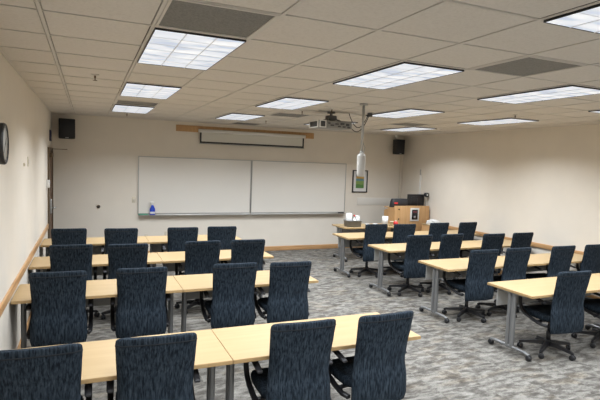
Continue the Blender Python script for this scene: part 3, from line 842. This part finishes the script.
mo = thing('monitor', 'black computer monitor seen from behind on the lectern', 'monitor', (7.25, 9.73, 1.1255))
bm = NB(); rbox(bm, -0.238, 0.238, -0.02, 0.02, 0.02, 0.305, 0.008, 2); rbox(bm, -0.15, 0.15, -0.035, -0.019, 0.07, 0.25, 0.008, 2); obj('housing', bm, 'black', mo)
bm = NB(); box(bm, -0.228, 0.228, 0.0202, 0.022, 0.03, 0.295); obj('screen', bm, 'glass', mo)
bm = NB(); rbox(bm, -0.03, 0.03, -0.05, -0.0352, 0.0, 0.2, 0.004, 1); rbox(bm, -0.10, 0.10, -0.09, 0.09, 0, 0.012, 0.004, 1); obj('stand', bm, 'black', mo)
wc = thing('document_camera', 'black round-headed camera on a bent stalk beside the monitor', 'camera', (7.43, 9.60, 1.1255))
bm = NB(); cyl(bm, (0, 0, 0), (0, 0, 0.015), 0.05, seg=20); obj('base', bm, 'black', wc)
bm = NB(); tube(bm, [(0, 0, 0.01), (0.02, 0, 0.12), (0.025, 0, 0.22), (0.03, 0, 0.28)], 0.010, 8); obj('stalk', bm, 'alu', wc)
bm = NB(); cyl(bm, (0.03, -0.035, 0.30), (0.03, 0.045, 0.30), 0.052, seg=22); obj('head', bm, 'black', wc)
bm = NB(); cyl(bm, (0.03, -0.042, 0.30), (0.03, -0.0352, 0.30), 0.022, seg=16); obj('lens', bm, 'silverbezel', wc)

bg = thing('black_case', 'black slanted case with a red tag on the left half of the lectern', 'case', (6.725, 9.68, 1.1255))
bm = NB(); rings = []
for z, hw, hd in ((0, .215, .075), (0.01, .222, .085), (0.12, .218, .080), (0.185, .208, .06), (0.20, .195, .05)):
    rings.append([(math.copysign(abs(math.cos(a)) ** .25, math.cos(a)) * hw + 0.10 * z, math.copysign(abs(math.sin(a)) ** .5, math.sin(a)) * hd, z) for a in [2 * math.pi * k / 28 for k in range(28)]])
ring_loft(bm, rings); obj('shell', bm, 'blacksoft', bg)
bm = NB(); rbox(bm, -0.17, -0.08, -0.093, -0.0805, 0.08, 0.12, 0.003, 2); obj('tag', bm, 'red', bg)

# plastic bag on the small shelf right of the lectern
bm = NB()
t2 = bmesh.new(); bmesh.ops.create_icosphere(t2, subdivisions=3, radius=1)
rr = random.Random(3)
for v in t2.verts:
    k = 1 + 0.16 * math.sin(v.co.x * 7 + v.co.y * 5) + rr.uniform(-.07, .07)
    v.co = Vector((v.co.x * 0.16 * k, v.co.y * 0.10 * k, max(-0.045, v.co.z * 0.065 * k) + 0.045))
merge(bm, t2, None)
tag(obj('plastic_bag', bm, 'paper', loc=(7.35, 9.17, 0.7705)), 'crumpled white plastic bag beside the lectern by the right wall', 'bag')
sd = thing('side_cabinet', 'low pale cabinet beside the right wall under the plastic bag', 'cabinet', (7.35, 9.17, 0))
bm = NB(); rbox(bm, -0.16, 0.16, -0.2, 0.2, 0.05, 0.75, 0.006, 2); obj('body', bm, 'podium', sd)
bm = NB(); rbox(bm, -0.17, 0.168, -0.21, 0.21, 0.7502, 0.77, 0.005, 2); obj('top', bm, 'table', sd)
bm = NB(); box(bm, -0.15, 0.15, -0.18, 0.18, 0, 0.05); obj('plinth', bm, 'black', sd)

# ------------------------------------------------------------------ things on the front table
TT = 0.7405
bi = thing('supply_bin', 'grey plastic bin full of supplies on the left end of the front table', 'bin', (5.31, 9.32, TT))
bm = NB(); rings = []
def rrect(hx, hy, z, n=28): return [(math.copysign(abs(math.cos(a)) ** .4, math.cos(a)) * hx, math.copysign(abs(math.sin(a)) ** .4, math.sin(a)) * hy, z) for a in [2 * math.pi * k / n for k in range(n)]]
ring_loft(bm, [rrect(.165, .12, 0), rrect(.178, .135, .13), rrect(.188, .145, .13), rrect(.188, .145, .142), rrect(.170, .127, .142), rrect(.160, .113, .012)])
obj('tub', bm, 'bin', bi)
bm = NB(); ring_loft(bm, [rrect(.1885, .1455, .131), rrect(.1895, .1465, .136), rrect(.1885, .1455, .141)], caps=False); obj('rim', bm, 'alu', bi)
def roll(name, x, y, z, r, h, lab, cat='roll'):
    o = thing(name, lab, cat, (x, y, z))
    bm = NB(); lathe(bm, [(r * .35, 0.0), (r, 0.0), (r, h), (r * .35, h), (r * .35, h - 0.002), (r * .35, 0.001)], 24); obj('paper', bm, 'paper', o)
    bm = NB(); lathe(bm, [(r * .34, 0.001), (r * .34, h - 0.001)], 16); obj('core', bm, 'ivory', o)
roll('paper_towel_roll', 5.222, 9.34, TT + 0.013, 0.066, 0.275, 'white paper towel roll standing in the left of the grey bin')
bt = thing('spray_bottle', 'clear bottle with red cap standing in the grey supply bin', 'bottle', (5.345, 9.32, TT + 0.013))
bm = NB(); lathe(bm, [(0.034, 0), (0.036, 0.01), (0.036, 0.15), (0.014, 0.185), (0.013, 0.20)], 18); obj('bottle', bm, 'white', bt)
bm = NB(); lathe(bm, [(0.017, 0.198), (0.018, 0.225), (0.010, 0.232)], 14); rbox(bm, -0.035, 0.012, -0.01, 0.01, 0.222, 0.240, 0.004, 2); obj('red_cap', bm, 'red', bt)
bt = thing('cleaner_bottle', 'small bottle with blue label standing in the grey supply bin', 'bottle', (5.315, 9.235, TT + 0.013))
bm = NB(); lathe(bm, [(0.026, 0), (0.028, 0.01), (0.028, 0.13), (0.012, 0.155), (0.012, 0.165)], 18); obj('bottle', bm, 'white', bt)
bm = NB(); lathe(bm, [(0.0283, 0.085), (0.0286, 0.12)], 18); obj('label', bm, 'blue', bt)
def clear_box(x, y, z, sx, sy, h, lab):
    o = thing('plastic_tub', lab, 'tub', (x, y, z))
    bm = NB(); ring_loft(bm, [rrect(sx * .9, sy * .9, 0), rrect(sx, sy, h)]); obj('tub', bm, 'silverbezel', o)
    bm = NB(); ring_loft(bm, [rrect(sx * 1.05, sy * 1.05, h + .0005), rrect(sx * 1.05, sy * 1.05, h + .012)]); obj('lid', bm, 'white', o)
clear_box(5.420, 9.335, TT + 0.013, 0.040, 0.07, 0.21, 'pale plastic tub with a lid standing in the right of the grey bin')
roll('tissue_roll', 6.14, 9.32, TT, 0.068, 0.215, 'white paper roll standing on the front table near the lectern')
def cup(x, y, r0, r1, h, mat, lab):
    bm = NB(); lathe(bm, [(0.001, 0), (r0, 0), (r1, h), (r1 * 1.06, h), (r1 * 1.04, h - .006), (r1 * .92, h - .006), (r0 * .88, .006), (0.001, .006)], 20)
    tag(obj('cup', bm, mat, loc=(x, y, TT)), lab, 'cup')
cup(5.66, 9.30, 0.035, 0.05, 0.055, 'paper', 'small white bowl on the front table right of the bin')
cup(5.88, 9.32, 0.04, 0.055, 0.05, 'silverbezel', 'pale shallow cup in the middle of the front table')
cup(6.26, 9.24, 0.035, 0.045, 0.11, 'ivory', 'cream cup on the front table beside the white paper roll')
ap = thing('container', 'round red container at the right end of the front table', 'container', (6.40, 9.28, TT))
bm = NB(); lathe(bm, [(0.02, 0), (0.048, 0.015), (0.058, 0.05), (0.050, 0.085), (0.025, 0.10), (0.001, 0.102)], 22); obj('body', bm, 'red', ap)
bm = NB(); lathe(bm, [(0.018, 0.1015), (0.018, 0.118), (0.001, 0.119)], 14); obj('lid', bm, 'white', ap)
